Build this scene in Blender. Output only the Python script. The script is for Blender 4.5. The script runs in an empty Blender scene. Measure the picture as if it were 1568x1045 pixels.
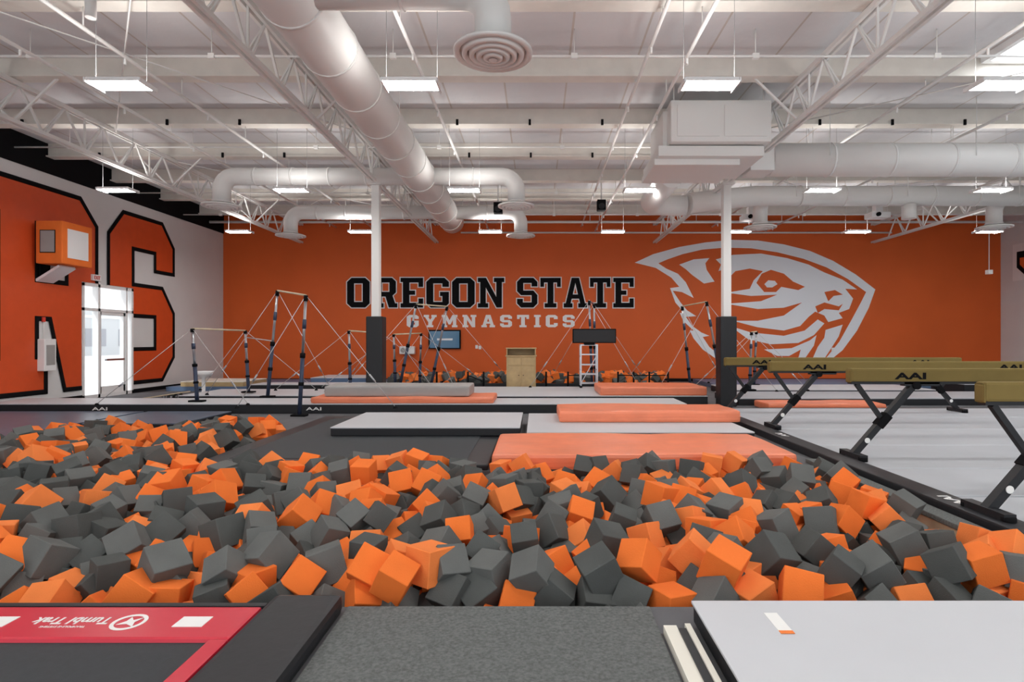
import bpy, bmesh, math, random
import numpy as np
from mathutils import Vector, Matrix, Quaternion, noise as mnoise
random.seed(4)
scene = bpy.context.scene
scene.view_settings.view_transform = 'Standard'
COL = scene.collection

# ------------------------------------------------------------ materials
def mat(name, col, rough=0.6, metal=0.0, var=0.0, vscale=4.0, bump=0.0, bscale=60.0, emit=None, estr=0.0, spec=0.5):
    m = bpy.data.materials.new(name); m.use_nodes = True
    nt = m.node_tree; N = nt.nodes; L = nt.links
    b = N['Principled BSDF']
    b.inputs['Base Color'].default_value = (*col, 1)
    b.inputs['Roughness'].default_value = rough
    b.inputs['Metallic'].default_value = metal
    b.inputs['Specular IOR Level'].default_value = spec
    tc = N.new('ShaderNodeTexCoord')
    if var > 0:
        n = N.new('ShaderNodeTexNoise'); n.inputs['Scale'].default_value = vscale; n.inputs['Detail'].default_value = 5
        L.new(tc.outputs['Object'], n.inputs['Vector'])
        r = N.new('ShaderNodeMapRange'); r.inputs[1].default_value = .3; r.inputs[2].default_value = .7
        r.inputs[3].default_value = 1 - var; r.inputs[4].default_value = 1 + var
        L.new(n.outputs['Fac'], r.inputs[0])
        v = N.new('ShaderNodeVectorMath'); v.operation = 'SCALE'
        v.inputs[0].default_value = col
        L.new(r.outputs[0], v.inputs['Scale']); L.new(v.outputs[0], b.inputs['Base Color'])
    if bump > 0:
        n2 = N.new('ShaderNodeTexNoise'); n2.inputs['Scale'].default_value = bscale; n2.inputs['Detail'].default_value = 4
        L.new(tc.outputs['Object'], n2.inputs['Vector'])
        bp = N.new('ShaderNodeBump'); bp.inputs['Strength'].default_value = bump; bp.inputs['Distance'].default_value = .01
        L.new(n2.outputs['Fac'], bp.inputs['Height']); L.new(bp.outputs[0], b.inputs['Normal'])
    if emit:
        b.inputs['Emission Color'].default_value = (*emit, 1); b.inputs['Emission Strength'].default_value = estr
    return m

M = {}
M['wall_orange'] = mat('wall_orange', (.70, .122, .022), .55, var=.05, vscale=.6, bump=.1, bscale=40, spec=.3)
M['wall_white'] = mat('wall_white', (.74, .74, .74), .7, var=.03, vscale=1, bump=.1, bscale=30)
M['letter_orange'] = mat('letter_orange', (.70, .085, .018), .45, var=.04)
M['black'] = mat('black_paint', (.008, .008, .009), .8, spec=.08)
M['blackvinyl'] = mat('black_vinyl', (.018, .019, .022), .45, bump=.15, bscale=15, spec=.3)
M['steelwhite'] = mat('white_painted_steel', (.84, .83, .81), .5)
M['ductwhite'] = mat('white_painted_duct', (.82, .81, .79), .5)
M['beamcream'] = mat('cream_beam_paint', (.79, .75, .69), .7, var=.04)
M['white'] = mat('white_paint', (.87, .87, .87), .5)
M['logo_white'] = mat('logo_white', (.86, .88, .92), .5)
M['glow'] = mat('led_panel', (.9, .9, .9), .5, emit=(1, .98, .95), estr=74)
M['ceilingfill'] = mat('added_ceiling_fill', (.9, .9, .9), .5, emit=(1, .98, .95), estr=44)  # added glow for the fixture tops, only there to brighten the ceiling
M['skylight'] = mat('skylight_acrylic', (.9, .9, .9), .5, emit=(.9, .95, 1), estr=9)
M['floor'] = mat('floor_carpet_dark', (.11, .112, .12), .8, var=.15, vscale=3, bump=.3, bscale=200)
M['carpet'] = mat('carpet_gray', (.15, .16, .155), .95, var=.3, vscale=60, bump=.8, bscale=300)
M['matgray'] = mat('mat_light_gray', (.56, .575, .605), .45, var=.03, vscale=1, bump=.12, bscale=4)
M['matshade'] = mat('mat_runway_gray', (.42, .44, .47), .5, var=.04, vscale=1.5, bump=.25, bscale=3)
M['matgray2'] = mat('mat_mid_gray', (.36, .35, .34), .55, var=.04)
M['matorange'] = mat('mat_orange_vinyl', (.84, .24, .12), .38, var=.08, vscale=3, bump=.5, bscale=6)
M['blue'] = mat('mat_blue', (.10, .16, .27), .5, var=.06)
M['bluedark'] = mat('mat_slate_blue', (.09, .12, .17), .35, var=.08, bump=.1, bscale=8)
M['red'] = mat('pad_red_vinyl', (.58, .015, .04), .35, bump=.1, bscale=8)
M['tape'] = mat('white_tape', (.85, .85, .83), .5)
M['cream'] = mat('cream_foam_strip', (.80, .77, .68), .6)
M['mesh'] = mat('trampoline_bed', (.03, .035, .04), .7, var=.1, vscale=40, bump=.3, bscale=300)
M['wood'] = mat('plywood', (.62, .52, .36), .6, var=.12, vscale=5)
M['oak'] = mat('oak_cabinet', (.50, .35, .17), .5, var=.1, vscale=6)
M['beamtan'] = mat('beam_suede', (.20, .145, .05), .9, var=.05, bump=.2, bscale=200, spec=.15)
M['chrome'] = mat('bar_steel', (.5, .52, .55), .3, metal=.9)
M['navy'] = mat('bar_post_dark', (.04, .055, .10), .4, metal=.3)
M['cable'] = mat('steel_cable', (.6, .6, .6), .4, metal=.5)
M['wire'] = mat('hanging_wire', (.35, .35, .35), .6)
M['screen'] = mat('tv_screen', (.02, .05, .09), .15, emit=(.05, .13, .22), estr=.5)
M['fo1'] = mat('foam_orange', (.86, .19, .035), .9, var=.06, vscale=3, bump=.3, bscale=150, spec=.2)
M['fo2'] = mat('foam_orange_worn', (.88, .235, .06), .9, var=.08, vscale=3, bump=.3, bscale=150, spec=.2)
M['fg1'] = mat('foam_charcoal', (.085, .09, .087), .92, var=.1, vscale=4, bump=.3, bscale=150, spec=.2)
M['fg2'] = mat('foam_gray', (.13, .135, .13), .92, var=.1, vscale=4, bump=.3, bscale=150, spec=.2)
M['pave'] = mat('pavement', (.7, .7, .7), .9, var=.05)
M['bldg'] = mat('outside_siding', (.60, .64, .66), .8)
M['bldgwin'] = mat('outside_window', (.35, .38, .42), .3)
M['exitred'] = mat('exit_red', (.7, .05, .03), .5)
cm = mat('ceiling_insulation', (.8, .8, .8), .85)
nt = cm.node_tree; N = nt.nodes; L = nt.links
tc = N.new('ShaderNodeTexCoord'); br = N.new('ShaderNodeTexBrick')
br.inputs['Color1'].default_value = (.82, .81, .825, 1); br.inputs['Color2'].default_value = (.76, .755, .775, 1)
br.inputs['Mortar'].default_value = (.64, .58, .54, 1); br.inputs['Scale'].default_value = 1
br.inputs['Mortar Size'].default_value = .018; br.inputs['Brick Width'].default_value = 1.2; br.inputs['Row Height'].default_value = 2.15
br.offset = 0
L.new(tc.outputs['Object'], br.inputs['Vector'])
nz = N.new('ShaderNodeTexNoise'); nz.inputs['Scale'].default_value = 1.3; nz.inputs['Detail'].default_value = 6
L.new(tc.outputs['Object'], nz.inputs['Vector'])
mx = N.new('ShaderNodeMix'); mx.data_type = 'RGBA'; mx.blend_type = 'MULTIPLY'; mx.inputs[0].default_value = .18
L.new(br.outputs['Color'], mx.inputs[6]); L.new(nz.outputs['Fac'], mx.inputs[7])
L.new(mx.outputs[2], N['Principled BSDF'].inputs['Base Color'])
bp = N.new('ShaderNodeBump'); bp.inputs['Strength'].default_value = .5; bp.inputs['Distance'].default_value = .06
L.new(nz.outputs['Fac'], bp.inputs['Height']); L.new(bp.outputs[0], N['Principled BSDF'].inputs['Normal'])
M['ceiling'] = cm
g = bpy.data.materials.new('door_glass'); g.use_nodes = True
nt = g.node_tree; nt.nodes.clear()
o = nt.nodes.new('ShaderNodeOutputMaterial'); t = nt.nodes.new('ShaderNodeBsdfTransparent'); gl = nt.nodes.new('ShaderNodeBsdfGlossy')
gl.inputs['Roughness'].default_value = .05; ms = nt.nodes.new('ShaderNodeMixShader'); ms.inputs[0].default_value = .08
nt.links.new(t.outputs[0], ms.inputs[1]); nt.links.new(gl.outputs[0], ms.inputs[2]); nt.links.new(ms.outputs[0], o.inputs[0])
M['glass'] = g

# ------------------------------------------------------------ builder
class B:
    def __init__(s, name):
        s.name = name; s.bm = bmesh.new(); s.ms = []
    def mi(s, m):
        if m not in s.ms: s.ms.append(m)
        return s.ms.index(m)
    def _face(s, vs, mi, smooth=False):
        try:
            f = s.bm.faces.new(vs); f.material_index = mi; f.smooth = smooth
        except ValueError: pass
    def quad(s, x0, x1, y0, y1, z, m, up=True):
        vs = [s.bm.verts.new(p) for p in ((x0,y0,z),(x1,y0,z),(x1,y1,z),(x0,y1,z))]
        s._face(vs if up else vs[::-1], s.mi(m)); return s
    def box(s, x0, x1, y0, y1, z0, z1, m, bev=0.0):
        mi = s.mi(m)
        vs = [s.bm.verts.new((x, y, z)) for x in (x0, x1) for y in (y0, y1) for z in (z0, z1)]
        fs = []
        for q in ((0,1,3,2),(4,6,7,5),(0,4,5,1),(2,3,7,6),(0,2,6,4),(1,5,7,3)):
            f = s.bm.faces.new([vs[i] for i in q]); f.material_index = mi; fs.append(f)
        if bev > 0:
            es = list({e for f in fs for e in f.edges})
            r = bmesh.ops.bevel(s.bm, geom=es, offset=bev, segments=2, affect='EDGES', profile=.6)
            for f in r['faces']: f.material_index = mi
        return s
    def bar(s, p1, p2, w, h, m, up=(0, 0, 1)):
        mi = s.mi(m); p1 = Vector(p1); p2 = Vector(p2); d = (p2 - p1).normalized()
        up = Vector(up)
        if abs(d.dot(up)) > .98: up = Vector((1, 0, 0))
        sx = d.cross(up).normalized(); sy = sx.cross(d).normalized()
        r = []
        for p in (p1, p2):
            r.append([s.bm.verts.new(p + sx*a*w/2 + sy*b*h/2) for a, b in ((-1,-1),(1,-1),(1,1),(-1,1))])
        s._face(r[0][::-1], mi); s._face(r[1], mi)
        for i in range(4): s._face([r[0][i], r[0][(i+1)%4], r[1][(i+1)%4], r[1][i]], mi)
        return s
    def sweep(s, pts, r, m, seg=12, cap=True):
        mi = s.mi(m); pts = [Vector(p) for p in pts]; rings = []
        d0 = (pts[1]-pts[0]).normalized(); a = d0.orthogonal().normalized()
        rr = r if isinstance(r, (list, tuple)) else [r]*len(pts)
        for i, p in enumerate(pts):
            if i == 0: d = (pts[1]-p).normalized()
            elif i == len(pts)-1: d = (p-pts[i-1]).normalized()
            else: d = ((pts[i+1]-p).normalized() + (p-pts[i-1]).normalized()).normalized()
            a = (a - d*a.dot(d)).normalized(); b = d.cross(a)
            rings.append([s.bm.verts.new(p + (a*math.cos(t)+b*math.sin(t))*rr[i]) for t in [2*math.pi*k/seg for k in range(seg)]])
        for i in range(len(rings)-1):
            for k in range(seg):
                s._face([rings[i][k], rings[i][(k+1)%seg], rings[i+1][(k+1)%seg], rings[i+1][k]], mi, True)
        if cap: s._face(rings[0][::-1], mi); s._face(rings[-1], mi)
        return s
    def cyl(s, p1, p2, r, m, seg=12): return s.sweep([p1, p2], r, m, seg)
    def lathe(s, c, prof, m, seg=32):
        c = Vector(c)
        mi = s.mi(m); rings = []
        for (r, z) in prof:
            rings.append([s.bm.verts.new(c + Vector((r*math.cos(2*math.pi*k/seg), r*math.sin(2*math.pi*k/seg), z))) for k in range(seg)])
        for i in range(len(rings)-1):
            for k in range(seg):
                s._face([rings[i][k], rings[i][(k+1)%seg], rings[i+1][(k+1)%seg], rings[i+1][k]], mi, True)
        return s
    def curve(s, loops, mtx, m, outline=0.0, ext=.004):
        cu = bpy.data.curves.new('tmp', 'CURVE'); cu.dimensions = '2D'
        cu.fill_mode = 'NONE' if outline else 'BOTH'
        if outline: cu.bevel_depth = outline; cu.bevel_resolution = 1
        else: cu.extrude = ext
        for lp in loops:
            sp = cu.splines.new('POLY'); sp.points.add(len(lp)-1); sp.use_cyclic_u = True
            for i, (x, y) in enumerate(lp): sp.points[i].co = (x, y, 0, 1)
        s._fromdata(cu, mtx @ Matrix.Diagonal((1, 1, .12 if outline else 1, 1)), m)
        return s
    def text(s, body, mtx, m, width=None, height=None, off=0.0, space=1.0, ext=.004):
        cu = bpy.data.curves.new('tmp', 'FONT'); cu.body = body; cu.offset = off; cu.space_character = space
        cu.extrude = ext; cu.align_x = 'CENTER'; cu.align_y = 'CENTER'
        s._fromdata(cu, mtx, m, width, height); return s
    def _fromdata(s, cu, mtx, m, width=None, height=None):
        ob = bpy.data.objects.new('tmp', cu); COL.objects.link(ob)
        dg = bpy.context.evaluated_depsgraph_get(); dg.update()
        me = bpy.data.meshes.new_from_object(ob.evaluated_get(dg))
        if width and len(me.vertices):
            xs = [v.co.x for v in me.vertices]; ys = [v.co.y for v in me.vertices]
            cx = (max(xs)+min(xs))/2; cy = (max(ys)+min(ys))/2
            sx = width/(max(xs)-min(xs)); sy = height/(max(ys)-min(ys)) if height else sx
            me.transform(Matrix.Diagonal((sx, sy, 1, 1)) @ Matrix.Translation((-cx, -cy, 0)))
        me.transform(mtx)
        mi = s.mi(m); old = set(s.bm.faces); s.bm.from_mesh(me)
        for f in s.bm.faces:
            if f not in old: f.material_index = mi
        bpy.data.objects.remove(ob); bpy.data.meshes.remove(me)
    def done(s, recalc=False):
        me = bpy.data.meshes.new(s.name)
        if recalc: bmesh.ops.recalc_face_normals(s.bm, faces=s.bm.faces)
        s.bm.verts.ensure_lookup_table()
        co = [v.co for v in s.bm.verts]
        c = Vector([(max(v[i] for v in co)+min(v[i] for v in co))/2 for i in range(3)])
        c.z = min(v.z for v in co)
        bmesh.ops.translate(s.bm, verts=s.bm.verts, vec=-c)
        s.bm.to_mesh(me); s.bm.free()
        for m in s.ms: me.materials.append(M[m])
        ob = bpy.data.objects.new(s.name, me); ob.location = c; COL.objects.link(ob)
        return ob

def elbow(p, d1, d2, r, n=6):
    p = Vector(p); d1 = Vector(d1); d2 = Vector(d2); c = p - d1*r + d2*r
    return [c + (-d2*math.cos(t) + d1*math.sin(t))*r for t in [math.pi/2*k/n for k in range(n+1)]]

BACK = Matrix(((1,0,0,0),(0,0,-1,0),(0,1,0,0),(0,0,0,1)))     # faces -Y
LEFT = Matrix(((0,0,1,0),(1,0,0,0),(0,1,0,0),(0,0,0,1)))      # faces +X
RIGHT = Matrix(((0,0,-1,0),(-1,0,0,0),(0,1,0,0),(0,0,0,1)))   # faces -X
def T(x, y, z): return Matrix.Translation((x, y, z))

WL, WR, YB, YF, ZC = -12.4, 18.35, 22.5, -7.0, 6.6
PX0, PX1 = -8.2, 3.6          # foam pit
PY0, PY1, PY2 = 3.42, 7.0, 10.2
PXM = -4.3

# ------------------------------------------------------------ shell
b = B('floor')
b.box(WL-.3, WR+.3, YF, PY0, -.9, 0, 'floor')
b.box(WL-.3, PX0, PY0, YB+.3, -.9, 0, 'floor')
b.box(PX1, WR+.3, PY0, YB+.3, -.9, 0, 'floor')
b.box(PXM, PX1, PY1, YB+.3, -.9, 0, 'floor')
b.box(PX0, PXM, PY2, YB+.3, -.9, 0, 'floor')
b.box(PX0, PX1, PY0, PY2, -.9, -.6, 'floor')
b.done()
b = B('wall_back'); b.box(WL-.3, WR+.3, YB, YB+.3, 0, ZC+.3, 'wall_orange'); b.done()
DY0, DY1, DZ = 15.5, 17.45, 3.2
b = B('wall_left')
b.box(WL-.3, WL, YF, DY0, 0, ZC+.3, 'wall_white'); b.box(WL-.3, WL, DY1, YB, 0, ZC+.3, 'wall_white')
b.box(WL-.3, WL, DY0, DY1, DZ, ZC+.3, 'wall_white')
b.done()
b = B('wall_right'); b.box(WR, WR+.3, YF, YB, 0, ZC+.3, 'wall_white'); b.done()
b = B('ceiling'); b.box(WL-.3, WR+.3, YF, YB+.3, ZC, ZC+.25, 'ceiling'); b.done()
b = B('trim_left'); b.box(WL, WL+.03, YF, YB, 5.85, ZC, 'black'); b.done()
b = B('baseboard_back'); b.box(WL, WR, YB-.02, YB, 0, .12, 'black'); b.done()
b = B('baseboard_left'); b.box(WL, WL+.02, YF, DY0, 0, .12, 'black'); b.box(WL, WL+.02, DY1, YB-.03, 0, .12, 'black'); b.done()
b = B('skylight'); b.quad(7.9, 10.6, 8.6, 9.9, ZC-.03, 'skylight', False)
b.box(7.8, 10.7, 8.5, 8.6, ZC-.12, ZC-.002, 'white'); b.box(7.8, 10.7, 9.9, 10.0, ZC-.12, ZC-.002, 'white')
b.box(7.8, 7.9, 8.6, 9.9, ZC-.12, ZC-.002, 'white'); b.box(10.6, 10.7, 8.6, 9.9, ZC-.12, ZC-.002, 'white'); b.done()

b = B('door_1'); x0, x1 = WL-.14, WL+.03
for y0, y1 in ((DY0, DY0+.07), (16.05, 16.13), (17.14, 17.2), (DY1-.07, DY1)): b.box(x0, x1, y0, y1, 0, DZ, 'white')
b.box(x0, x1, DY0, DY1, DZ-.08, DZ, 'white'); b.box(x0, x1, DY0, DY1, 2.44, 2.52, 'white'); b.box(x0, x1, DY0, DY1, 0, .1, 'white')
b.box(x0+.03, x1-.03, 16.13, 17.14, 0.1, .3, 'white'); b.box(x0+.03, x1-.03, 16.13, 16.2, .1, 2.44, 'white')
b.box(x0+.03, x1-.03, 17.07, 17.14, .1, 2.44, 'white'); b.box(x0+.03, x1-.03, 16.13, 17.14, 2.34, 2.44, 'white')
b.box(x1-.01, x1+.06, 16.3, 17.0, 1.03, 1.09, 'chrome')
b.box(WL-.07, WL-.06, DY0+.07, DY1-.07, .1, DZ-.08, 'glass')
b.done()
b = B('pavement_outside'); b.box(-60, WL-.3, 0, 80, -.2, -.02, 'pave'); b.done()
b = B('building_outside'); b.box(-56, -50, 40, 85, -.02, 5, 'bldg'); b.box(-50.05, -49.9, 40, 85, 4.2, 4.5, 'white')
for k in range(8): b.box(-49.99, -49.95, 43+k*5, 46+k*5, 1, 3, 'bldgwin')
b.done()

# ------------------------------------------------------------ glyphs
G = {
'O': (5, [[(1,0),(4,0),(5,1),(5,6),(4,7),(1,7),(0,6),(0,1)], [(1.7,1.5),(1.7,5.5),(3.3,5.5),(3.3,1.5)]]),
'R': (5.4, [[(0,0),(2.5,0),(2.5,1.2),(2.1,1.2),(2.1,2.5),(2.7,2.5),(3.4,0),(5.4,0),(5.4,1.2),(4.9,1.2),(4.4,2.8),(5.1,3.5),(5.1,6.1),(4.2,7),(0,7),(0,5.8),(.5,5.8),(.5,1.2),(0,1.2)], [(2.1,3.8),(2.1,5.7),(3.5,5.7),(3.5,3.8)]]),
'E': (5, [[(0,0),(5,0),(5,2.3),(3.8,2.3),(3.8,1.3),(2.1,1.3),(2.1,2.9),(3.3,2.9),(3.3,4.1),(2.1,4.1),(2.1,5.7),(3.8,5.7),(3.8,4.7),(5,4.7),(5,7),(0,7),(0,5.8),(.5,5.8),(.5,1.2),(0,1.2)]]),
'G': (5, [[(1,0),(4,0),(5,1),(5,3.8),(2.9,3.8),(2.9,2.6),(3.4,2.6),(3.4,1.5),(1.7,1.5),(1.7,5.5),(3.4,5.5),(3.4,4.7),(5,4.7),(5,6),(4,7),(1,7),(0,6),(0,1)]]),
'N': (5.8, [[(0,0),(2.4,0),(2.4,1.2),(1.9,1.2),(1.9,4.2),(4,0),(5.3,0),(5.3,5.8),(5.8,5.8),(5.8,7),(3.4,7),(3.4,5.8),(3.9,5.8),(3.9,3),(1.9,7),(0,7),(0,5.8),(.5,5.8),(.5,1.2),(0,1.2)]]),
'S': (5, [[(0,1),(1,0),(4,0),(5,1),(5,3),(4,4.1),(1.7,4.1),(1.7,5.6),(3.4,5.6),(3.4,4.8),(5,4.8),(5,6),(4,7),(1,7),(0,6),(0,3.8),(1,2.8),(3.4,2.8),(3.4,1.4),(1.6,1.4),(1.6,2.2),(0,2.2)]]),
'T': (5, [[(1,0),(4,0),(4,1.2),(3.3,1.2),(3.3,5.7),(3.9,5.7),(3.9,4.7),(5,4.7),(5,7),(0,7),(0,4.7),(1.1,4.7),(1.1,5.7),(1.7,5.7),(1.7,1.2),(1,1.2)]]),
'A': (5.7, [[(0,0),(2.3,0),(2.3,1.2),(1.9,1.2),(2.1,2),(3.6,2),(3.8,1.2),(3.4,1.2),(3.4,0),(5.7,0),(5.7,1.2),(5.2,1.2),(3.8,7),(1.9,7),(.5,1.2),(0,1.2)], [(2.4,3.2),(2.85,5.2),(3.3,3.2)]]),
'C': (5, [[(1,0),(4,0),(5,1),(5,2.4),(3.4,2.4),(3.4,1.5),(1.7,1.5),(1.7,5.5),(3.4,5.5),(3.4,4.6),(5,4.6),(5,6),(4,7),(1,7),(0,6),(0,1)]]),
'I': (2.8, [[(0,0),(2.8,0),(2.8,1.2),(2.2,1.2),(2.2,5.8),(2.8,5.8),(2.8,7),(0,7),(0,5.8),(.6,5.8),(.6,1.2),(0,1.2)]]),
'Y': (5.4, [[(1.4,0),(4,0),(4,1.2),(3.5,1.2),(3.5,2.9),(4.9,5.8),(5.4,5.8),(5.4,7),(3.2,7),(3.2,5.8),(3.5,5.8),(2.7,4.2),(1.9,5.8),(2.2,5.8),(2.2,7),(0,7),(0,5.8),(.5,5.8),(1.9,2.9),(1.9,1.2),(1.4,1.2)]]),
'M': (6.6, [[(0,0),(2.3,0),(2.3,1.2),(1.9,1.2),(1.9,4.2),(2.9,1.6),(3.7,1.6),(4.7,4.2),(4.7,1.2),(4.3,1.2),(4.3,0),(6.6,0),(6.6,1.2),(6.1,1.2),(6.1,5.8),(6.6,5.8),(6.6,7),(4.5,7),(3.3,4),(2.1,7),(0,7),(0,5.8),(.5,5.8),(.5,1.2),(0,1.2)]]),
}
def glyph(ch, x0, z0, w, h):
    gw, lps = G[ch]
    return [[(x0 + x/gw*w, z0 + y/7*h) for x, y in lp] for lp in lps]
S = 22.5/871.0
wx = lambda px: (px-822)*S
wz = lambda py: 1.6+(521-py)*S
b = B('wall_lettering_back')
def word(wd, xa, xb, ytop, ybot, m='black', gap=.45, outline=.02):
    tot = sum(G[c][0] for c in wd) + gap*(len(wd)-1); u = (xb-xa)/tot; x = xa
    for c in wd:
        lp = glyph(c, x, ybot, G[c][0]*u, ytop-ybot)
        b.curve(lp, T(0, YB-.012, 0) @ BACK, m)
        if outline: b.curve(lp, T(0, YB-.02, 0) @ BACK, 'white', outline=outline)
        x += (G[c][0]+gap)*u
word('OREGON', wx(531), wx(773), wz(423.5), wz(470.5))
word('STATE', wx(791), wx(971), wz(423.5), wz(470.5))
word('GYMNASTICS', wx(623), wx(880), wz(481), wz(500), m='white', gap=2.1, outline=0)
b.done()

b = B('wall_mascot_logo')
def pl(pts): return [(wx(x), wz(y)) for x, y in pts]
whites = [
 [(972,401),(1000,388),(1040,377),(1080,370),(1120,366),(1160,367),(1200,373),(1240,383),(1275,398),(1310,419),(1340,442),(1330,470),(1312,505),(1290,535),(1274,548),(1264,548),(1285,522),(1304,488),(1318,462),(1326,446),(1298,426),(1265,408),(1230,395),(1190,385),(1150,379),(1110,378),(1075,381),(1045,388),(1022,396),(1008,402),(1020,410),(1038,418),(1050,431),(1062,455),(1044,446),(1030,444),(1042,462),(1052,474),(1066,483),(1050,484),(1060,498),(1074,508),(1086,513),(1076,515),(1086,530),(1100,541),(1110,548),(1096,548),(1076,534),(1062,517),(1056,505),(1062,505),(1046,490),(1041,478),(1048,478),(1034,462),(1026,440),(1040,438),(1028,424),(1004,409)],
 [(1040,404),(1062,396),(1086,394),(1080,402),(1082,412),(1094,430),(1078,433),(1060,420),(1050,411)],
 [(1096,396),(1122,389),(1165,387),(1205,394),(1238,404),(1262,416),(1290,427),(1312,442),(1294,441),(1306,456),(1300,472),(1284,478),(1290,486),(1268,492),(1262,482),(1248,476),(1238,484),(1225,498),(1200,505),(1160,500),(1122,490),(1160,490),(1200,482),(1228,462),(1200,470),(1160,472),(1112,464),(1165,460),(1190,450),(1150,452),(1112,447),(1148,441),(1154,428),(1168,414),(1148,410),(1126,414),(1116,424),(1118,408),(1100,414),(1104,404)],
 [(1118,498),(1150,508),(1200,513),(1232,505),(1252,488),(1262,494),(1246,512),(1222,524),(1180,526),(1145,518)],
 [(1264,504),(1290,496),(1284,514),(1270,536),(1262,548),(1244,548),(1252,530),(1262,516)],
 [(1170,534),(1212,532),(1240,520),(1250,512),(1246,528),(1232,548),(1222,548),(1226,534),(1208,544),(1190,544)],
]
for w in whites: b.curve([pl(w)], T(0, YB-.012, 0) @ BACK, 'logo_white')
oranges = [
 [(1158,432),(1166,418),(1180,412),(1200,418),(1214,430),(1232,438),(1222,443),(1196,438),(1188,446),(1170,446)],
 [(1262,446),(1278,443),(1290,450),(1276,452),(1268,460)],
 [(1248,468),(1262,462),(1284,468),(1290,464),(1284,474),(1262,472),(1252,478)],
]
for w in oranges: b.curve([pl(w)], T(0, YB-.022, 0) @ BACK, 'wall_orange')
b.curve([pl([(1170,434),(1176,428),(1186,429),(1190,434),(1182,439),(1174,439)])], T(0, YB-.032, 0) @ BACK, 'logo_white')
b.done()

b = B('wall_lettering_left')
for c, ya, yb in (('E', 9.2, 12.4), ('R', 12.75, 16.2), ('S', 16.45, 19.4)):
    lp = glyph(c, ya, .32, yb-ya, 5.15)
    b.curve(lp, T(WL+.01, 0, 0) @ LEFT, 'letter_orange')
    b.curve(lp, T(WL+.02, 0, 0) @ LEFT, 'black', outline=.06)
for co, no in (((0, DY0-.02, 0), (0, 1, 0)), ((0, DY1+.02, 0), (0, 1, 0)), ((0, 0, DZ+.02), (0, 0, 1))):
    bmesh.ops.bisect_plane(b.bm, geom=b.bm.verts[:]+b.bm.edges[:]+b.bm.faces[:], plane_co=co, plane_no=no)
dele = [f for f in b.bm.faces if DY0-.03 < f.calc_center_median().y < DY1+.03 and f.calc_center_median().z < DZ+.03]
bmesh.ops.delete(b.bm, geom=dele, context='FACES')
b.done()

b = B('wall_banner')
b.box(WR-.03, WR-.005, 20.6, 21.9, 3.9, 5.3, 'white')
b.curve([[(-21.7, 5.0), (-20.8, 5.0), (-20.8, 4.4), (-21.25, 4.0), (-21.7, 4.4)]], T(WR-.04, 0, 0) @ RIGHT, 'black')
b.curve([[(-21.55, 4.75), (-20.95, 4.75), (-20.95, 4.5), (-21.25, 4.2), (-21.55, 4.5)]], T(WR-.05, 0, 0) @ RIGHT, 'wall_orange')
b.done()

# ------------------------------------------------------------ roof structure
PUR = [-2.9, -.75, 1.4, 3.55, 5.7, 7.9, 10.1, 12.3, 14.45, 16.6, 18.75, 20.9]
for y in PUR:
    b = B('roof_beam'); b.box(WL+.04, WR, y-.06, y+.06, 6.27, ZC, 'beamcream'); b.box(WL+.04, WR, y-.13, y+.13, 6.25, 6.28, 'beamcream'); b.done()
TX = [-9.3, -3.95, 4.66, 13.27]
for tx in TX:
    b = B('roof_truss')
    y0, y1 = -3.0, YB-.02
    for s in (-.05, .05):
        b.bar((tx+s, y0, 5.5), (tx+s, y1, 5.5), .05, .07, 'steelwhite')
        b.bar((tx+s, y0, 6.2), (tx+s, y1, 6.2), .05, .08, 'steelwhite')
    y = y0; k = 0; st = .98
    while y + st <= y1:
        za, zb = (5.5, 6.2)
        for s in (-.045, .045):
            b.bar((tx+s, y, za), (tx, y+st/2, zb), .03, .03, 'steelwhite')
        b.bar((tx, y+st/2, zb), (tx, y+st, za), .035, .035, 'steelwhite')
        if k % 2: b.bar((tx, y, za), (tx, y, zb), .03, .03, 'steelwhite')
        y += st; k += 1
    for yy in PUR[::2]:
        if yy > -2:
            b.bar((tx, yy, 5.5), (tx-.8, yy, 6.27), .035, .035, 'steelwhite'); b.bar((tx, yy, 5.5), (tx+.8, yy, 6.27), .035, .035, 'steelwhite')
    b.done()
for cx in (-3.95, 4.66):
    b = B('support_column')
    b.box(cx-.095, cx+.095, 13.9, 14.1, 0, 5.46, 'steelwhite', .01)
    b.box(cx-.15, cx+.15, 13.8, 14.2, 5.42, 5.47, 'steelwhite')
    b.box(cx-.2, cx+.2, 13.8, 14.2, .0, 2.2, 'blackvinyl', .03)
    b.done()
for x, z in ((2.3, 5.95), (-1.9, 6.02), (-6.3, 5.95), (9.0, 5.95), (-7.9, 6.08), (1.75, 6.12), (6.9, 6.1)):
    b = B('sprinkler_pipe'); b.cyl((x, -3, z), (x, YB-.1, z), .03, 'steelwhite', 8)
    for y in PUR:
        b.cyl((x, y, z), (x, y, 6.26), .01, 'steelwhite', 6)
        b.cyl((x, y+.8, z), (x, y+.8, z-.12), .02, 'steelwhite', 6)
    b.done()
b = B('sprinkler_main'); b.cyl((WL+.1, 21.4, 6.08), (WR-.1, 21.4, 6.08), .05, 'steelwhite', 10)
for x in (-10, -6, -2, 2, 6, 10, 14): b.cyl((x, 21.4, 6.08), (x, 21.4, ZC-.01), .012, 'steelwhite', 6)
b.done()
b = B('ceiling_conduit')
for y, z in ((9.1, 6.16), (13.4, 6.17), (17.5, 6.16), (19.8, 6.0)):
    b.cyl((WL+.1, y, z), (WR-.1, y, z), .02, 'steelwhite', 6)
    for x in np.arange(-11, 18, 2.9): b.cyl((x, y, z), (x, y, ZC-.005), .008, 'steelwhite', 5); b.box(x-.05, x+.05, y-.03, y+.03, z-.04, z+.04, 'steelwhite')
b.done()
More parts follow.
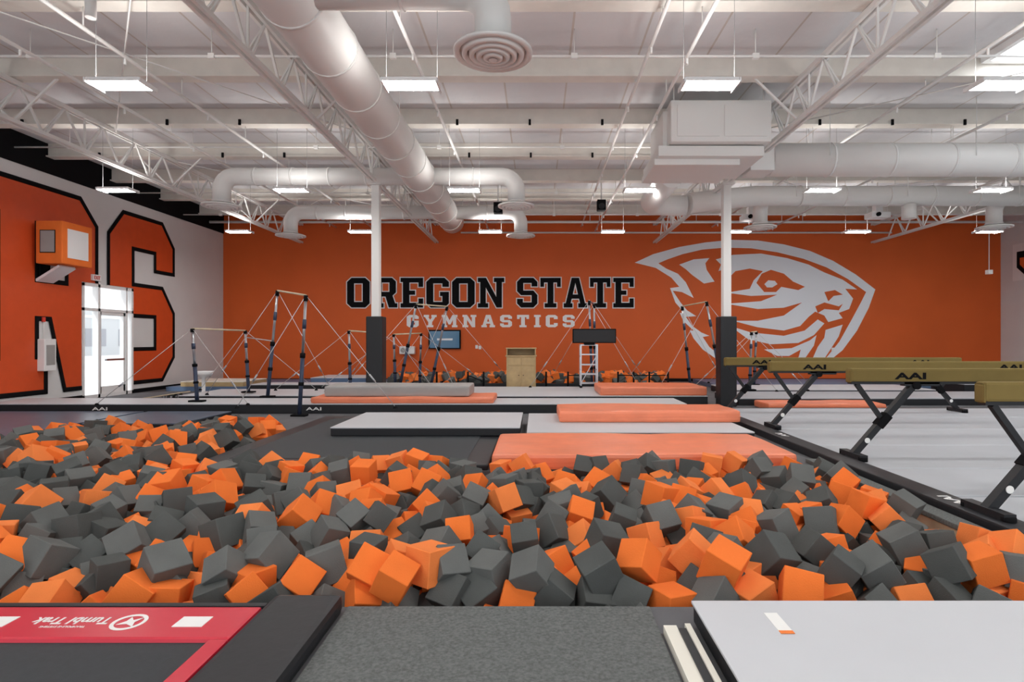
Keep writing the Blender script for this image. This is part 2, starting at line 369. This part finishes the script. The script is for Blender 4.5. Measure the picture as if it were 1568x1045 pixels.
b = B('wall_conduit'); b.cyl((-3, YB-.05, 5.88), (14, YB-.05, 5.88), .035, 'steelwhite', 8); b.cyl((WL+.1, YB-.05, 6.3), (14, YB-.05, 6.3), .03, 'steelwhite', 8)
b.done()
b = B('cross_brace_rods')
for (x0, x1) in ((-9.1, -3.95), (4.66, 13.27)):
    for (y0, y1) in ((5.7, 12.3), (14.45, 20.9)):
        b.cyl((x0, y0, 6.15), (x1, y1, 6.15), .012, 'steelwhite', 6); b.cyl((x0, y1, 6.13), (x1, y0, 6.13), .012, 'steelwhite', 6)
b.done()
b = B('beam_clips')
for y in (12.3, 14.45):
    for x in np.arange(-11, 17, 1.55): b.box(x-.025, x+.025, y-.16, y-.13, 6.22, 6.34, 'black')
b.done()

# ------------------------------------------------------------ ducts
def diffuser(b, x, y, z, r=.45):
    b.lathe((x, y, z), [(.19, .16), (.24, .1), (.3, .06), (r, .03), (r, 0), (r*.86, -.005), (r*.84, .03)], 'ductwhite')
    for k, rr in enumerate((.74, .56, .38, .2)):
        b.lathe((x, y, z), [(r*rr+.03, .05), (r*rr+.02, -.02-.012*k), (r*rr-.03, -.03-.012*k), (r*rr-.04, .04)], 'ductwhite')
    b.lathe((x, y, z), [(.05, -.07), (.001, -.07)], 'ductwhite'); b.lathe((x, y, z+.06), [(r*.85, 0), (.001, 0)], 'matgray2')
def rings(b, p1, p2, r, step, m='ductwhite'):
    p1 = Vector(p1); p2 = Vector(p2); L_ = (p2-p1).length; d = (p2-p1).normalized(); n = int(L_/step)
    for i in range(1, n+1):
        p = p1+d*i*step; b.cyl(p-d*.02, p+d*.02, r+.014, m, 24)
b = B('air_duct_main')
b.sweep([(-2.85, -3, 5.62), (-2.85, 19.2, 5.62)], .39, 'ductwhite', 28)
rings(b, (-2.85, -3, 5.62), (-2.85, 19.2, 5.62), .39, 1.2)
for yy in (6.5, 13.9, 17.8):
    for sd in (-1, 1):
        xe = -7.7 if sd < 0 else -.5
        if yy == 6.5 and sd < 0: continue
        pts = [Vector((-2.85, yy, 5.62))] + elbow((xe, yy, 5.62), (sd, 0, 0), (0, 0, -1), .34) + [Vector((xe, yy, 5.0))]
        b.sweep(pts, .21, 'ductwhite', 20)
        rings(b, pts[0]+Vector((sd*.4, 0, 0)), pts[1], .21, .9)
        diffuser(b, xe, yy, 4.88)
for yy in (1.4, 5.7, 10.1, 14.45, 18.75):
    for s in (-.41, .41): b.cyl((-2.85+s, yy, 5.62), (-2.85+s, yy, 6.26), .008, 'steelwhite', 6)
b.done()

b = B('air_handling_unit')
b.box(2.5, 4.38, 10.6, 12.4, 5.32, 6.1, 'ductwhite', .03)
b.box(2.42, 2.5, 10.9, 12.1, 5.3, 6.0, 'ductwhite'); b.box(2.3, 4.3, 10.75, 12.3, 5.1, 5.3, 'ductwhite', .02)
b.box(2.25, 3.9, 10.9, 12.2, 4.98, 5.1, 'ductwhite', .02)
b.box(2.62, 3.4, 10.58, 10.605, 5.42, 6.0, 'ductwhite'); b.box(3.5, 4.28, 10.58, 10.605, 5.42, 6.0, 'ductwhite')
b.sweep([(2.9, 12.2, 5.15)] + elbow((2.9, 14.9, 5.15), (0, 1, 0), (1, 0, 0), .5) + [Vector((3.9, 14.9, 5.15))], .26, 'ductwhite', 20)
for x in (2.6, 4.3):
    for y in (10.8, 12.25): b.cyl((x, y, 6.0), (x, y, ZC-.01), .012, 'steelwhite', 6)
b.done()
b = B('air_duct_return')
b.sweep([(4.9, 12.0, 5.42), (WR-.05, 12.0, 5.42)], .34, 'ductwhite', 28); rings(b, (4.9, 12, 5.42), (WR-.1, 12, 5.42), .34, 1.25)
b.box(4.4, 4.9, 11.7, 12.3, 5.12, 5.72, 'ductwhite', .02)
for x in (6, 9, 12, 15):
    for s in (-.36, .36): b.cyl((x, 12+s, 5.4), (x, 12+s, ZC-.01), .008, 'steelwhite', 6)
b.done()
b = B('air_duct_supply')
b.sweep([(3.95, 14.9, 5.2), (5.0, 15.2, 5.4), (6.0, 15.6, 5.58), (WR-.1, 15.6, 5.58)], .27, 'ductwhite', 20)
rings(b, (6, 15.6, 5.58), (WR-.1, 15.6, 5.58), .27, 1.2)
for xe in (6.4, 13.1):
    b.sweep([Vector((xe, 15.6, 5.58))] + elbow((xe, 16.3, 5.58), (0, 1, 0), (0, 0, -1), .3) + [Vector((xe, 16.3, 4.95))], .2, 'ductwhite', 20)
    diffuser(b, xe, 16.3, 4.84)
b.sweep([(10.2, 15.6, 5.35), (10.2, 15.6, 4.95)], .18, 'ductwhite', 20)
for x in (7, 10, 13, 16):
    for s in (-.28, .28): b.cyl((x, 15.6+s, 5.5), (x, 15.6+s, ZC-.005), .008, 'steelwhite', 6)
b.done()

# ------------------------------------------------------------ light fixtures
def fixture(x, y, z=5.0):
    b = B('ceiling_light')
    b.box(x-.35, x+.35, y-.17, y+.17, z+.015, z+.06, 'white', .01)
    b.quad(x-.33, x+.33, y-.145, y+.145, z+.012, 'glow', False)
    b.box(x-.36, x+.36, y-.006, y+.006, z, z+.02, 'white')
    b.box(x-.37, x-.35, y-.18, y+.18, z-.01, z+.05, 'white'); b.box(x+.35, x+.37, y-.18, y+.18, z-.01, z+.05, 'white')
    b.box(x-.08, x+.08, y-.05, y+.05, z+.06, z+.085, 'wire')
    b.quad(x-.33, x-.11, y-.14, y+.14, z+.064, 'ceilingfill'); b.quad(x+.11, x+.33, y-.14, y+.14, z+.064, 'ceilingfill')  # upward glow quads added as ceiling fill, not part of the lamp
    for s in (-.34, .34): b.cyl((x+s, y, z+.055), (x+s, y, ZC-.005), .003, 'wire', 5)
    b.done()
for yy, xs in ((-2.8, (-9.5, -5.55, -1.67, 2.3, 6.2, 10.2)), (2.4, (-9.5, -5.55, -1.67, 2.3, 6.2, 10.2, 14.2)),
               (7.6, (-9.5, -5.55, -1.67, 2.3, 6.2, 10.2, 14.2)), (12.9, (-9.5, -5.55, -1.64, 2.34, 6.46, 10.3, 14.4)),
               (17.8, (-9.3, -5.5, -1.45, 2.37, 6.3, 10.0, 14.1))):
    for x in xs: fixture(x, yy)

for x, y, z in ((-1.15, 16.9, 5.55), (1.95, 17.2, 5.7)):
    b = B('ceiling_speaker'); b.box(x-.13, x+.13, y-.12, y+.12, z-.16, z+.16, 'black', .02)
    b.cyl((x, y-.12, z-.04), (x, y-.135, z-.04), .09, 'blackvinyl', 20); b.cyl((x, y, z+.16), (x, y, ZC), .02, 'steelwhite', 8); b.done()
for x, y in ((6.4, 17.9), (10.0, 17.6)):
    b = B('ceiling_projector')
    b.cyl((x, y-.9, 5.35), (x, y-.9, ZC), .02, 'white', 8); b.box(x-.28, x+.28, y-1.1, y-.7, 5.2, 5.36, 'white', .02)
    b.cyl((x-.1, y-1.1, 5.28), (x-.1, y-1.16, 5.28), .06, 'black', 16); b.box(x-.1, x+.1, y-1, y-.8, 5.36, 5.6, 'white'); b.done()
b = B('ceiling_rope_pulley'); b.cyl((15.9, 20, 4.1), (15.9, 20, ZC), .015, 'steelwhite', 6); b.box(15.82, 15.98, 19.92, 20.08, 3.95, 4.1, 'steelwhite', .01); b.done()
b = B('ceiling_camera'); b.cyl((-5.45, 7.0, 6.0), (-5.45, 7.0, ZC), .02, 'steelwhite', 8); b.box(-5.55, -5.35, 6.85, 7.05, 5.85, 6.0, 'black', .02)
b.cyl((-5.45, 6.85, 5.9), (-5.45, 6.78, 5.88), .04, 'chrome', 12); b.cyl((-5.45, 6.95, 5.85), (-5.45, 6.95, 5.55), .06, 'steelwhite', 12); b.done()

# ------------------------------------------------------------ foam
def chamfer_cube():
    bm = bmesh.new(); bmesh.ops.create_cube(bm, size=1.0)
    bmesh.ops.bevel(bm, geom=bm.edges[:], offset=.02, segments=1, affect='EDGES')
    bm.verts.ensure_lookup_table(); v = np.array([x.co[:] for x in bm.verts]); f = [[q.index for q in x.verts] for x in bm.faces]; bm.free(); return v, f
CV, CF = chamfer_cube()
def foam(name, cubes):
    V = []; F = []; MI = []; n = 0
    for p, s, q, mi in cubes:
        R = np.array(q.to_matrix()); v = (CV*s) @ R.T + np.array(p); V.append(v)
        F += [[i+n for i in f] for f in CF]; MI += [mi]*len(CF); n += len(CV)
    V = np.concatenate(V); me = bpy.data.meshes.new(name); c = np.array([V[:,0].mean(), V[:,1].mean(), V[:,2].min()])
    me.from_pydata((V-c).tolist(), [], F)
    for k in ('fo1', 'fo2', 'fg1', 'fg2'): me.materials.append(M[k])
    me.polygons.foreach_set('material_index', MI); me.update()
    ob = bpy.data.objects.new(name, me); ob.location = c; COL.objects.link(ob)
def rq():
    q = Quaternion([random.gauss(0, 1) for _ in range(4)]); q.normalize(); return q
def inside(x, y, mg=.17):
    if not (PX0+mg < x < PX1-mg and PY0+mg < y < PY2-mg): return False
    if x > PXM-mg and y > PY1-mg: return False
    return True
def pickm(x, y):
    o = mnoise.noise(Vector((x*1.1, y*1.1, 3)))*.4 + .48
    return (0 if random.random() < .6 else 1) if random.random() < o else (2 if random.random() < .5 else 3)
cubes = []
sp = .252
def hh(x, y):
    h = .10*mnoise.noise(Vector((x*.7, y*.7, 0))) + .05*mnoise.noise(Vector((x*2, y*2, 5)))
    h += .06*max(0, min(1, (y-5)/2)) - .05*max(0, min(1, y-8.5))
    return h
for layer, (dz, pr) in enumerate(((-.42, 1), (-.25, 1), (-.09, 1), (.07, .6))):
    ox = random.random()*sp; y = PY0 + (.13 if layer % 2 else .02)
    row = 0
    while y < PY2:
        x = PX0 + ox + (row % 2)*sp/2
        while x < PX1:
            if random.random() < pr:
                jx = x+random.uniform(-.07, .07); jy = y+random.uniform(-.07, .07)
                if inside(jx, jy): cubes.append(((jx, jy, dz + hh(jx, jy) + random.uniform(-.05, .05)), random.uniform(.19, .235), rq(), pickm(jx, jy)))
            x += sp
        y += sp*.9; row += 1
foam('foam_pit_cubes', cubes)
cubes = []
for i in range(700):
    x = random.uniform(-4.8, 4.2); y = random.uniform(18.82, 19.85)
    cubes.append(((x, y, random.uniform(.14, .42)+.14*mnoise.noise(Vector((x*1.3, 0, 0)))), .22, rq(), pickm(x, y)))
foam('foam_pit_cubes', cubes)

b = B('foam_pit_rim')
b.box(PX1-.04, PX1, PY0, PY1, -.55, -.0, 'wood'); b.box(PX1-.06, PX1+.12, PY0-.2, PY1+.5, .0, .05, 'carpet', .01)
b.box(PX0, PX0+.04, PY0, PY2, -.55, 0, 'wood')
b.box(PX0-.14, PX0, PY0, PY2+.1, 0, .06, 'matorange', .02)
b.done()
b = B('foam_pit_border')
b.box(-5.1, 4.5, 18.45, 18.65, 0, .22, 'blackvinyl', .02); b.box(-5.1, 4.5, 20.0, 20.2, 0, .22, 'blackvinyl', .02)
b.box(-5.1, -4.95, 18.65, 20.0, 0, .22, 'blackvinyl'); b.box(4.35, 4.5, 18.65, 20, 0, .22, 'blackvinyl')
b.done()
b = B('barrier_posts')
for x in [-2.2, -1.7, 1.0, 1.4, 2.6, 3.1, 3.6, .3, -3.2, 4.2]:
    b.cyl((x, 18.2, 0), (x, 18.2, .62), .03, 'black', 8); b.cyl((x, 18.2, 0), (x, 18.2, .03), .13, 'black', 14)
b.bar((1.0, 18.2, .5), (1.4, 18.2, .5), .02, .03, 'black'); b.bar((2.6, 18.2, .5), (4.2, 18.2, .5), .02, .03, 'black'); b.bar((-2.2, 18.2, .5), (-1.7, 18.2, .3), .02, .03, 'black')
b.done()

# ------------------------------------------------------------ foreground
b = B('carpet_runway'); b.box(-1.12, .67, YF+.5, 3.38, 0, .025, 'carpet', .008); b.done()
b = B('trampoline')
z = .08
b.box(-7.5, -1.57, 2.9, 3.26, 0, z, 'red', .02); b.box(-1.67, -1.57, -1, 2.9, 0, z, 'red', .01)
b.box(-7.5, -7.3, -1, 2.9, 0, z, 'red', .01)
b.box(-7.3, -1.67, -1, 2.9, .02, z-.02, 'mesh')
b.box(-7.55, -1.56, 3.26, 3.30, 0, z, 'blackvinyl')
UPS = Matrix(((-1,0,0,0),(0,-1,0,0),(0,0,1,0),(0,0,0,1)))
b.text('Tumbl Trak', T(-2.52, 3.085, z+.002) @ UPS, 'tape', width=.42, height=.075, off=.02, ext=.001)
b.text('TRAMPOLINE SYSTEMS', T(-2.52, 3.02, z+.002) @ UPS, 'tape', width=.24, height=.016, ext=.001)
def ring(cx, cy, r, w, n=28):
    return [[(cx+r*math.cos(2*math.pi*k/n), cy+r*math.sin(2*math.pi*k/n)) for k in range(n)], [(cx+(r-w)*math.cos(-2*math.pi*k/n), cy+(r-w)*math.sin(-2*math.pi*k/n)) for k in range(n)]]
b.curve(ring(0, 0, .088, .02), T(-2.2, 3.07, z+.002), 'tape', ext=.001)
b.curve([[(-.05,-.03),(.0,-.02),(.05,-.05),(.03,.0),(.05,.05),(.01,.02),(-.02,.055),(-.02,.01)]], T(-2.2, 3.07, z+.002), 'tape', ext=.001)
for x in (-2.92, -1.86): b.box(x-.08, x+.08, 3.02, 3.13, z, z+.003, 'tape')
b.done()
b = B('wedge_pad_black'); b.box(-1.54, -1.14, -.5, 3.36, .0, .11, 'blackvinyl', .035); b.done()
b = B('landing_mat_white')
b.box(.88, 5.2, -1.0, 3.2, .02, .12, 'blackvinyl', .01); b.box(.87, 5.21, -1.0, 3.21, .12, .135, 'matgray', .005)
b.box(.69, .76, -1, 3.1, 0, .05, 'cream'); b.box(.76, .80, -1, 3.05, 0, .06, 'blackvinyl'); b.box(.80, .83, -1, 3.08, 0, .07, 'cream')
b.box(1.22, 1.29, 2.86, 3.06, .135, .137, 'tape'); b.box(1.22, 1.29, 2.84, 2.87, .137, .139, 'fo2')
b.done()

# ------------------------------------------------------------ mid mats
def mat_slab(name, x0, x1, y0, y1, z0, z1, top, side='blackvinyl', bev=.02, label=None):
    b = B(name)
    b.box(x0, x1, y0, y1, z0, z1-.02, side, .012); b.box(x0-.004, x1+.004, y0-.004, y1+.004, z1-.022, z1, top, .008)
    if label:
        for lx in label: b.text('AAI', T(lx, y0-.008, (z0+z1)/2) @ BACK, 'tape', width=.34, height=.07, off=.02, ext=.001)
    b.done()
def crash(name, x0, x1, y0, y1, z0, z1, m):
    b = B(name); b.box(x0, x1, y0, y1, z0, z1, m, .045)
    b.bar((x0, y0+.005, (z0+z1)/2), (x1, y0+.005, (z0+z1)/2), .02, .012, m)
    bmesh.ops.subdivide_edges(b.bm, edges=[e for e in b.bm.edges if e.calc_length() > .6], cuts=9, use_grid_fill=True)
    for v in b.bm.verts:
        if v.co.z > z0 + .02: v.co.z += .018*mnoise.noise(v.co*1.6)
        v.co.y += .012*mnoise.noise(v.co*1.3)
    b.done(True)
b = B('in_ground_trampoline')
b.box(PXM, -.6, 7.02, 11.6, 0, .07, 'blackvinyl', .02); b.box(-4.0, -.9, 7.4, 11.2, .07, .075, 'mesh')
b.done()
crash('landing_mat_orange', -.56, 3.22, 7.02, 8.65, 0, .2, 'matorange')
mat_slab('floor_mat', -3.3, -.27, 9.1, 11.0, .08, .22, 'matgray')
mat_slab('floor_mat', -.15, 3.35, 8.75, 11.0, .0, .2, 'matgray')
crash('crash_mat_orange', .38, 3.5, 9.75, 10.9, .2, .4, 'matorange')
mat_slab('tumbling_runway', WL+.1, 3.3, 12.5, 13.75, 0, .22, 'matgray', label=(-9.6, -4.9))
mat_slab('floor_mat', -3.6, 4.3, 14.3, 17.2, 0, .22, 'matgray')
mat_slab('floor_mat', -9.2, -4.4, 14.6, 16.6, 0, .2, 'matgray')
mat_slab('floor_mat', -8.6, -4.9, 17.0, 17.9, .0, .3, 'matgray')
mat_slab('panel_mat', -7.4, -5.6, 18.6, 20.2, .14, .4, 'matgray', 'blue')
mat_slab('panel_mat', -11.4, -9.4, 18.2, 19.8, .14, .3, 'cream', 'oak')
crash('crash_mat_orange', -5.0, -.95, 12.55, 13.7, .22, .36, 'matorange')
crash('crash_mat_gray', -4.75, -1.5, 12.7, 13.7, .36, .6, 'matgray2')
crash('crash_mat_orange', 1.6, 4.3, 14.35, 15.9, .22, .44, 'matorange')
mat_slab('spring_floor', WL+.6, -5.3, 18.1, 21.8, 0, .14, 'blue', 'blue')
mat_slab('floor_mat_blue', WL+.1, -8.5, 8.9, 12.3, 0, .08, 'bluedark')
mat_slab('floor_mat_blue', -8.4, -6.6, 10.5, 12.3, 0, .08, 'bluedark')
b = B('balance_beam_landing_mats')
ys = [3.3, 4.4, 5.5, 6.7, 8.2, 9.7, 11.2, 12.7]
for i in range(len(ys)-1):
    b.box(4.0, 11.5, ys[i]+.004, ys[i+1]-.004, .0, .1, 'matshade', .03)
b.box(3.98, 11.6, 12.7, 12.8, 0, .1, 'blackvinyl', .01)
b.box(3.74, 4.02, 3.3, 12.8, 0, .115, 'blackvinyl', .02)
EDGE = Matrix(((0,-1,0,0),(1,0,0,0),(0,0,1,0),(0,0,0,1)))
b.text('AAI', T(3.88, 5.3, .117) @ EDGE, 'tape', width=.3, height=.1, off=.02, ext=.001)
b.text('AAI', T(3.88, 9.0, .117) @ EDGE, 'tape', width=.3, height=.1, off=.02, ext=.001)
b.done()
crash('crash_mat_orange', 5.3, 8.0, 13.0, 13.9, .0, .16, 'matorange')
mat_slab('floor_mat', 5.0, 16.5, 14.1, 16.0, 0, .18, 'matshade')
mat_slab('floor_mat', 5.6, 11.5, 16.3, 18.3, 0, .2, 'matgray')
mat_slab('floor_mat', 12.0, 17.5, 9.5, 13.4, 0, .12, 'matshade')
mat_slab('spring_floor', 6.0, 17.8, 18.8, 21.9, 0, .14, 'blue', 'blue')
mat_slab('panel_mat', 12.4, 14.6, 16.5, 17.9, 0, .35, 'matgray')

# ------------------------------------------------------------ balance beams
def balance_beam(y, x0=4.0, L_=5.0):
    b = B('balance_beam'); zt = 1.25; zb = 1.05
    b.box(x0, x0+L_, y-.065, y+.065, zb+.03, zt, 'beamtan', .025)
    b.box(x0+.01, x0+L_-.01, y-.045, y+.045, zb, zb+.035, 'blackvinyl')
    b.box(x0-.012, x0+.012, y-.055, y+.055, zb+.02, zt-.015, 'beamtan', .02)
    for lx in (x0+.75, x0+L_-.9): b.text('AAI', T(lx, y-.068, 1.155) @ BACK, 'black', width=.40, height=.085, off=.035, ext=.001)
    for sgn, xe in ((1, x0), (-1, x0+L_)):
        top = Vector((xe+sgn*.84, y, zb)); f = Vector((xe+sgn*.06, y, .15))
        b.bar(top, f, .085, .075, 'blackvinyl'); mid = top.lerp(f, .52)
        b.bar((xe+sgn*.1, y, zb), mid, .055, .05, 'blackvinyl')
        b.bar(mid-(f-top)*.08, mid+(f-top)*.08, .11, .1, 'black')
        b.bar(top-Vector((sgn*.15, 0, 0)), top+Vector((sgn*.3, 0, 0)), .09, .05, 'blackvinyl')
        b.cyl(top+Vector((0, -.07, -.02)), top+Vector((0, .07, -.02)), .05, 'black', 14)
        q = top.lerp(f, .8)
        b.cyl(q+Vector((0, -.044, 0)), q+Vector((0, -.05, 0)), .034, 'tape', 16)
        b.bar((f.x, y-.24, .145), (f.x, y+.24, .145), .1, .06, 'blackvinyl')
        for e in (-.22, .22): b.cyl((f.x, y+e, .1), (f.x, y+e, .15), .055, 'black', 12)
    b.done()
for y, x0 in ((4.9, 3.82), (7.3, 4.0), (9.8, 4.0), (12.1, 4.0)): balance_beam(y, x0)

# ------------------------------------------------------------ bars
def post(b, top, base, m='navy'):
    top = Vector(top); base = Vector(base); d = top-base
    b.cyl(base, base+d*.5, .043, m, 12); b.cyl(base+d*.48, top, .03, 'chrome', 12)
    b.cyl(base+d*.48, base+d*.52, .056, 'black', 12); b.cyl(base+d*.25, base+d*.28, .056, 'black', 12)
    b.cyl(base+d*.72, base+d*.80, .042, m, 12); b.cyl(base+d*.95, base+d*1.0, .045, 'black', 12)
    b.box(base.x-.16, base.x+.16, base.y-.09, base.y+.09, base.z, base.z+.04, 'black', .01)
def rail(b, A, Bt, Ab, Bb, m='wood', out=1.8):
    post(b, A, Ab); post(b, Bt, Bb); b.cyl(A, Bt, .021, m, 10)
    A, Bt = Vector(A), Vector(Bt)
    for t, s in ((A, 1), (Bt, -1)):
        dy = (A-Bt).normalized()*s
        for sx in (-1, 1):
            e = Vector((t.x+sx*out*.9, t.y, .25)) + Vector((dy.x, dy.y, 0))*.7
            b.cyl(t, e, .007, 'cable', 5); m1 = t.lerp(e, .72); m2 = t.lerp(e, .78); b.cyl(m1, m2, .02, 'chrome', 8)
            b.lathe((e.x, e.y, e.z-.03), [(.05, 0), (.03, .04), (.001, .05)], 'black', 10)
z = .22
b = B('uneven_bars')
rail(b, (-7.81, 12.9, 1.88), (-7.79, 15.2, 1.88), (-7.7, 12.9, z), (-7.7, 15.2, z))
rail(b, (-6.38, 14.0, 2.84), (-4.95, 12.2, 2.58), (-6.6, 13.95, z), (-5.05, 12.1, .0))
b.cyl((-7.79, 15.2, 1.7), (-6.5, 14, 1.6), .012, 'cable', 6)
b.done()
b = B('uneven_bars')
rail(b, (-5.45, 16.5, 1.9), (-4.95, 18.2, 1.85), (-5.4, 16.5, .0), (-4.9, 18.2, .0))
rail(b, (-3.6, 17.0, 2.7), (-2.85, 18.1, 2.7), (-4.1, 17.0, z), (-3.4, 18.1, 0))
rail(b, (-4.3, 17.1, 1.8), (-3.7, 18.2, 1.85), (-4.25, 17.1, z), (-3.75, 18.2, 0))
b.done()
b = B('uneven_bars')
rail(b, (4.83, 16.2, 2.72), (4.6, 18.0, 2.7), (5.3, 16.2, .18), (4.9, 18.1, .0))
rail(b, (6.15, 16.3, 1.85), (6.95, 18.0, 1.9), (6.1, 16.3, .18), (6.95, 18.2, .18))
b.done()
b = B('horizontal_bar')
rail(b, (1.62, 17.6, 2.85), (1.85, 18.4, 2.8), (1.72, 17.6, 0), (1.9, 18.35, 0), m='chrome')
b.done()

# ------------------------------------------------------------ furniture
b = B('wooden_podium')
x0, x1, y0, y1 = -.93, -.03, 17.4, 18.0
b.box(x0, x1, y0, y1, .05, 1.12, 'oak', .01); b.box(x0-.03, x1+.03, y0-.03, y1+.03, 1.12, 1.16, 'oak', .01)
b.box(x0, x0+.03, y0, y1, 1.16, 1.36, 'oak'); b.box(x1-.03, x1, y0, y1, 1.16, 1.36, 'oak'); b.box(x0, x1, y1-.03, y1, 1.16, 1.36, 'oak')
b.box(x0-.02, x1+.02, y0-.02, y1+.02, 1.36, 1.39, 'oak', .008)
b.box(x0+.05, x0+.43, y0-.02, y0, .1, .82, 'oak', .006); b.box(x0+.47, x1-.05, y0-.02, y0, .1, .82, 'oak', .006)
b.box(x0+.05, x0+.43, y0-.02, y0, .86, 1.08, 'oak', .006); b.box(x0+.47, x1-.05, y0-.02, y0, .86, 1.08, 'oak', .006)
for x in (x0+.38, x0+.52): b.cyl((x, y0-.02, .55), (x, y0-.05, .55), .015, 'black', 10)
for x in (x0+.05, x1-.05):
    for y in (y0+.05, y1-.05): b.cyl((x, y, 0), (x, y, .05), .03, 'black', 10)
b.done()
b = B('monitor_stand')
for x in (1.3, 1.78):
    for y in (16.75, 17.1): b.bar((x, y, .26), (x, y, 1.5), .04, .04, 'chrome'); b.cyl((x, y, .22), (x, y, .28), .04, 'black', 10)
    for zz in (.35, .75, 1.15, 1.48): b.bar((x, 16.75, zz), (x, 17.1, zz), .03, .03, 'chrome')
for zz in (.35, .62, .9, 1.2, 1.48):
    for y in (16.75, 17.1): b.bar((1.3, y, zz), (1.78, y, zz), .03, .03, 'chrome')
b.bar((1.3, 16.75, .35), (1.78, 16.75, 1.2), .02, .02, 'chrome')
b.box(1.05, 2.33, 16.68, 16.75, 1.54, 1.96, 'black', .02); b.box(1.08, 2.3, 16.673, 16.68, 1.57, 1.93, 'blackvinyl'); b.box(1.4, 1.7, 16.7, 17.0, 1.48, 1.6, 'black')
b.done()
b = B('wall_television')
b.box(wx(657), wx(706), YB-.12, YB-.03, wz(533), wz(504), 'black', .01); b.box(wx(659), wx(704), YB-.125, YB-.12, wz(531.5), wz(506), 'screen')
b.box(wx(670), wx(694), YB-.128, YB-.125, wz(520), wz(517), 'logo_white'); b.box(wx(676), wx(688), YB-.03, YB, wz(524), wz(512), 'black'); b.done()
b = B('wall_speaker'); b.box(wx(614), wx(637), YB-.3, YB-.05, wz(541), wz(529), 'white', .04); b.box(wx(622), wx(629), YB-.05, YB, wz(538), wz(532), 'black')
b.cyl((wx(620), YB-.3, wz(535)), (wx(620), YB-.31, wz(535)), .1, 'matgray2', 20); b.done()
b = B('wall_outlet_box')
for px_, py_ in ((730, 530), (1200, 552), (1275, 534), (735, 531)): b.box(wx(px_)-.05, wx(px_)+.05, YB-.04, YB, wz(py_)-.07, wz(py_)+.07, 'white', .005)
b.done()
b = B('wall_scoreboard')
b.box(-12.25, -11.6, 13.9, 14.85, 3.5, 4.55, 'fo1', .03); b.box(-12.4, -12.25, 14.1, 14.5, 3.7, 4.3, 'black')
b.box(-11.605, -11.585, 14.06, 14.7, 3.66, 4.38, 'white'); b.box(-12.12, -11.78, 13.885, 13.905, 3.78, 4.3, 'matgray2')
b.box(-12.14, -11.76, 13.892, 13.9, 3.76, 4.32, 'black')
b.bar((-12.38, 14.3, 3.1), (-11.8, 14.3, 3.46), .5, .06, 'logo_white'); b.bar((-12.38, 14.3, 3.1), (-12.38, 14.3, 3.7), .3, .05, 'black')
b.done()
b = B('exit_sign'); b.box(WL+.01, WL+.08, 15.8, 16.1, 3.29, 3.46, 'white', .01); b.text('EXIT', T(WL+.083, 15.95, 3.375) @ LEFT, 'exitred', width=.22, height=.1, off=.02); b.done()
b = B('fire_extinguisher_cabinet'); b.box(WL+.01, WL+.2, 14.1, 14.45, .85, 1.65, 'white', .02); b.box(WL+.2, WL+.21, 14.15, 14.4, 1.0, 1.5, 'matgray2')
b.box(WL+.01, WL+.06, 14.22, 14.3, 2.08, 2.2, 'exitred', .01); b.cyl((WL+.03, 14.27, 1.65), (WL+.03, 14.27, 2.08), .012, 'steelwhite', 6); b.done()
b = B('chalk_stand')
b.lathe((-9.9, 16.9, 0), [(.001, .0), (.22, 0), (.22, .03), (.05, .05), (.05, .5), (.2, .58), (.28, .7), (.26, .7), (.18, .6), (.001, .58)], 'white', 20); b.done()
b = B('springboard')
b.bar((-10.6, 15.3, .02), (-9.5, 15.3, .02), .6, .04, 'black'); b.bar((-10.6, 15.3, .05), (-9.5, 15.3, .22), .6, .03, 'wood')
for x in (-9.7, -9.9):
    for s in (-.2, 0, .2): b.cyl((x, 15.3+s, .04), (x, 15.3+s, .17), .04, 'chrome', 10)
b.done()

# ------------------------------------------------------------ world, camera
w = bpy.data.worlds.new('world'); scene.world = w; w.use_nodes = True
bg = w.node_tree.nodes['Background']; bg.inputs[0].default_value = (.93, .97, 1, 1); bg.inputs[1].default_value = 1.8
sd = bpy.data.lights.new('sun', 'SUN'); sd.energy = 2.0; sd.angle = .05; so = bpy.data.objects.new('sun', sd); so.rotation_euler = (math.radians(35), math.radians(-30), 0); COL.objects.link(so)
cd = bpy.data.cameras.new('camera'); cd.lens = 20.0; cd.sensor_width = 36; cd.shift_x = -.0242; cd.clip_start = .05
co = bpy.data.objects.new('camera', cd); co.location = (0, 0, 1.6); co.rotation_euler = (math.pi/2, 0, 0); COL.objects.link(co); scene.camera = co
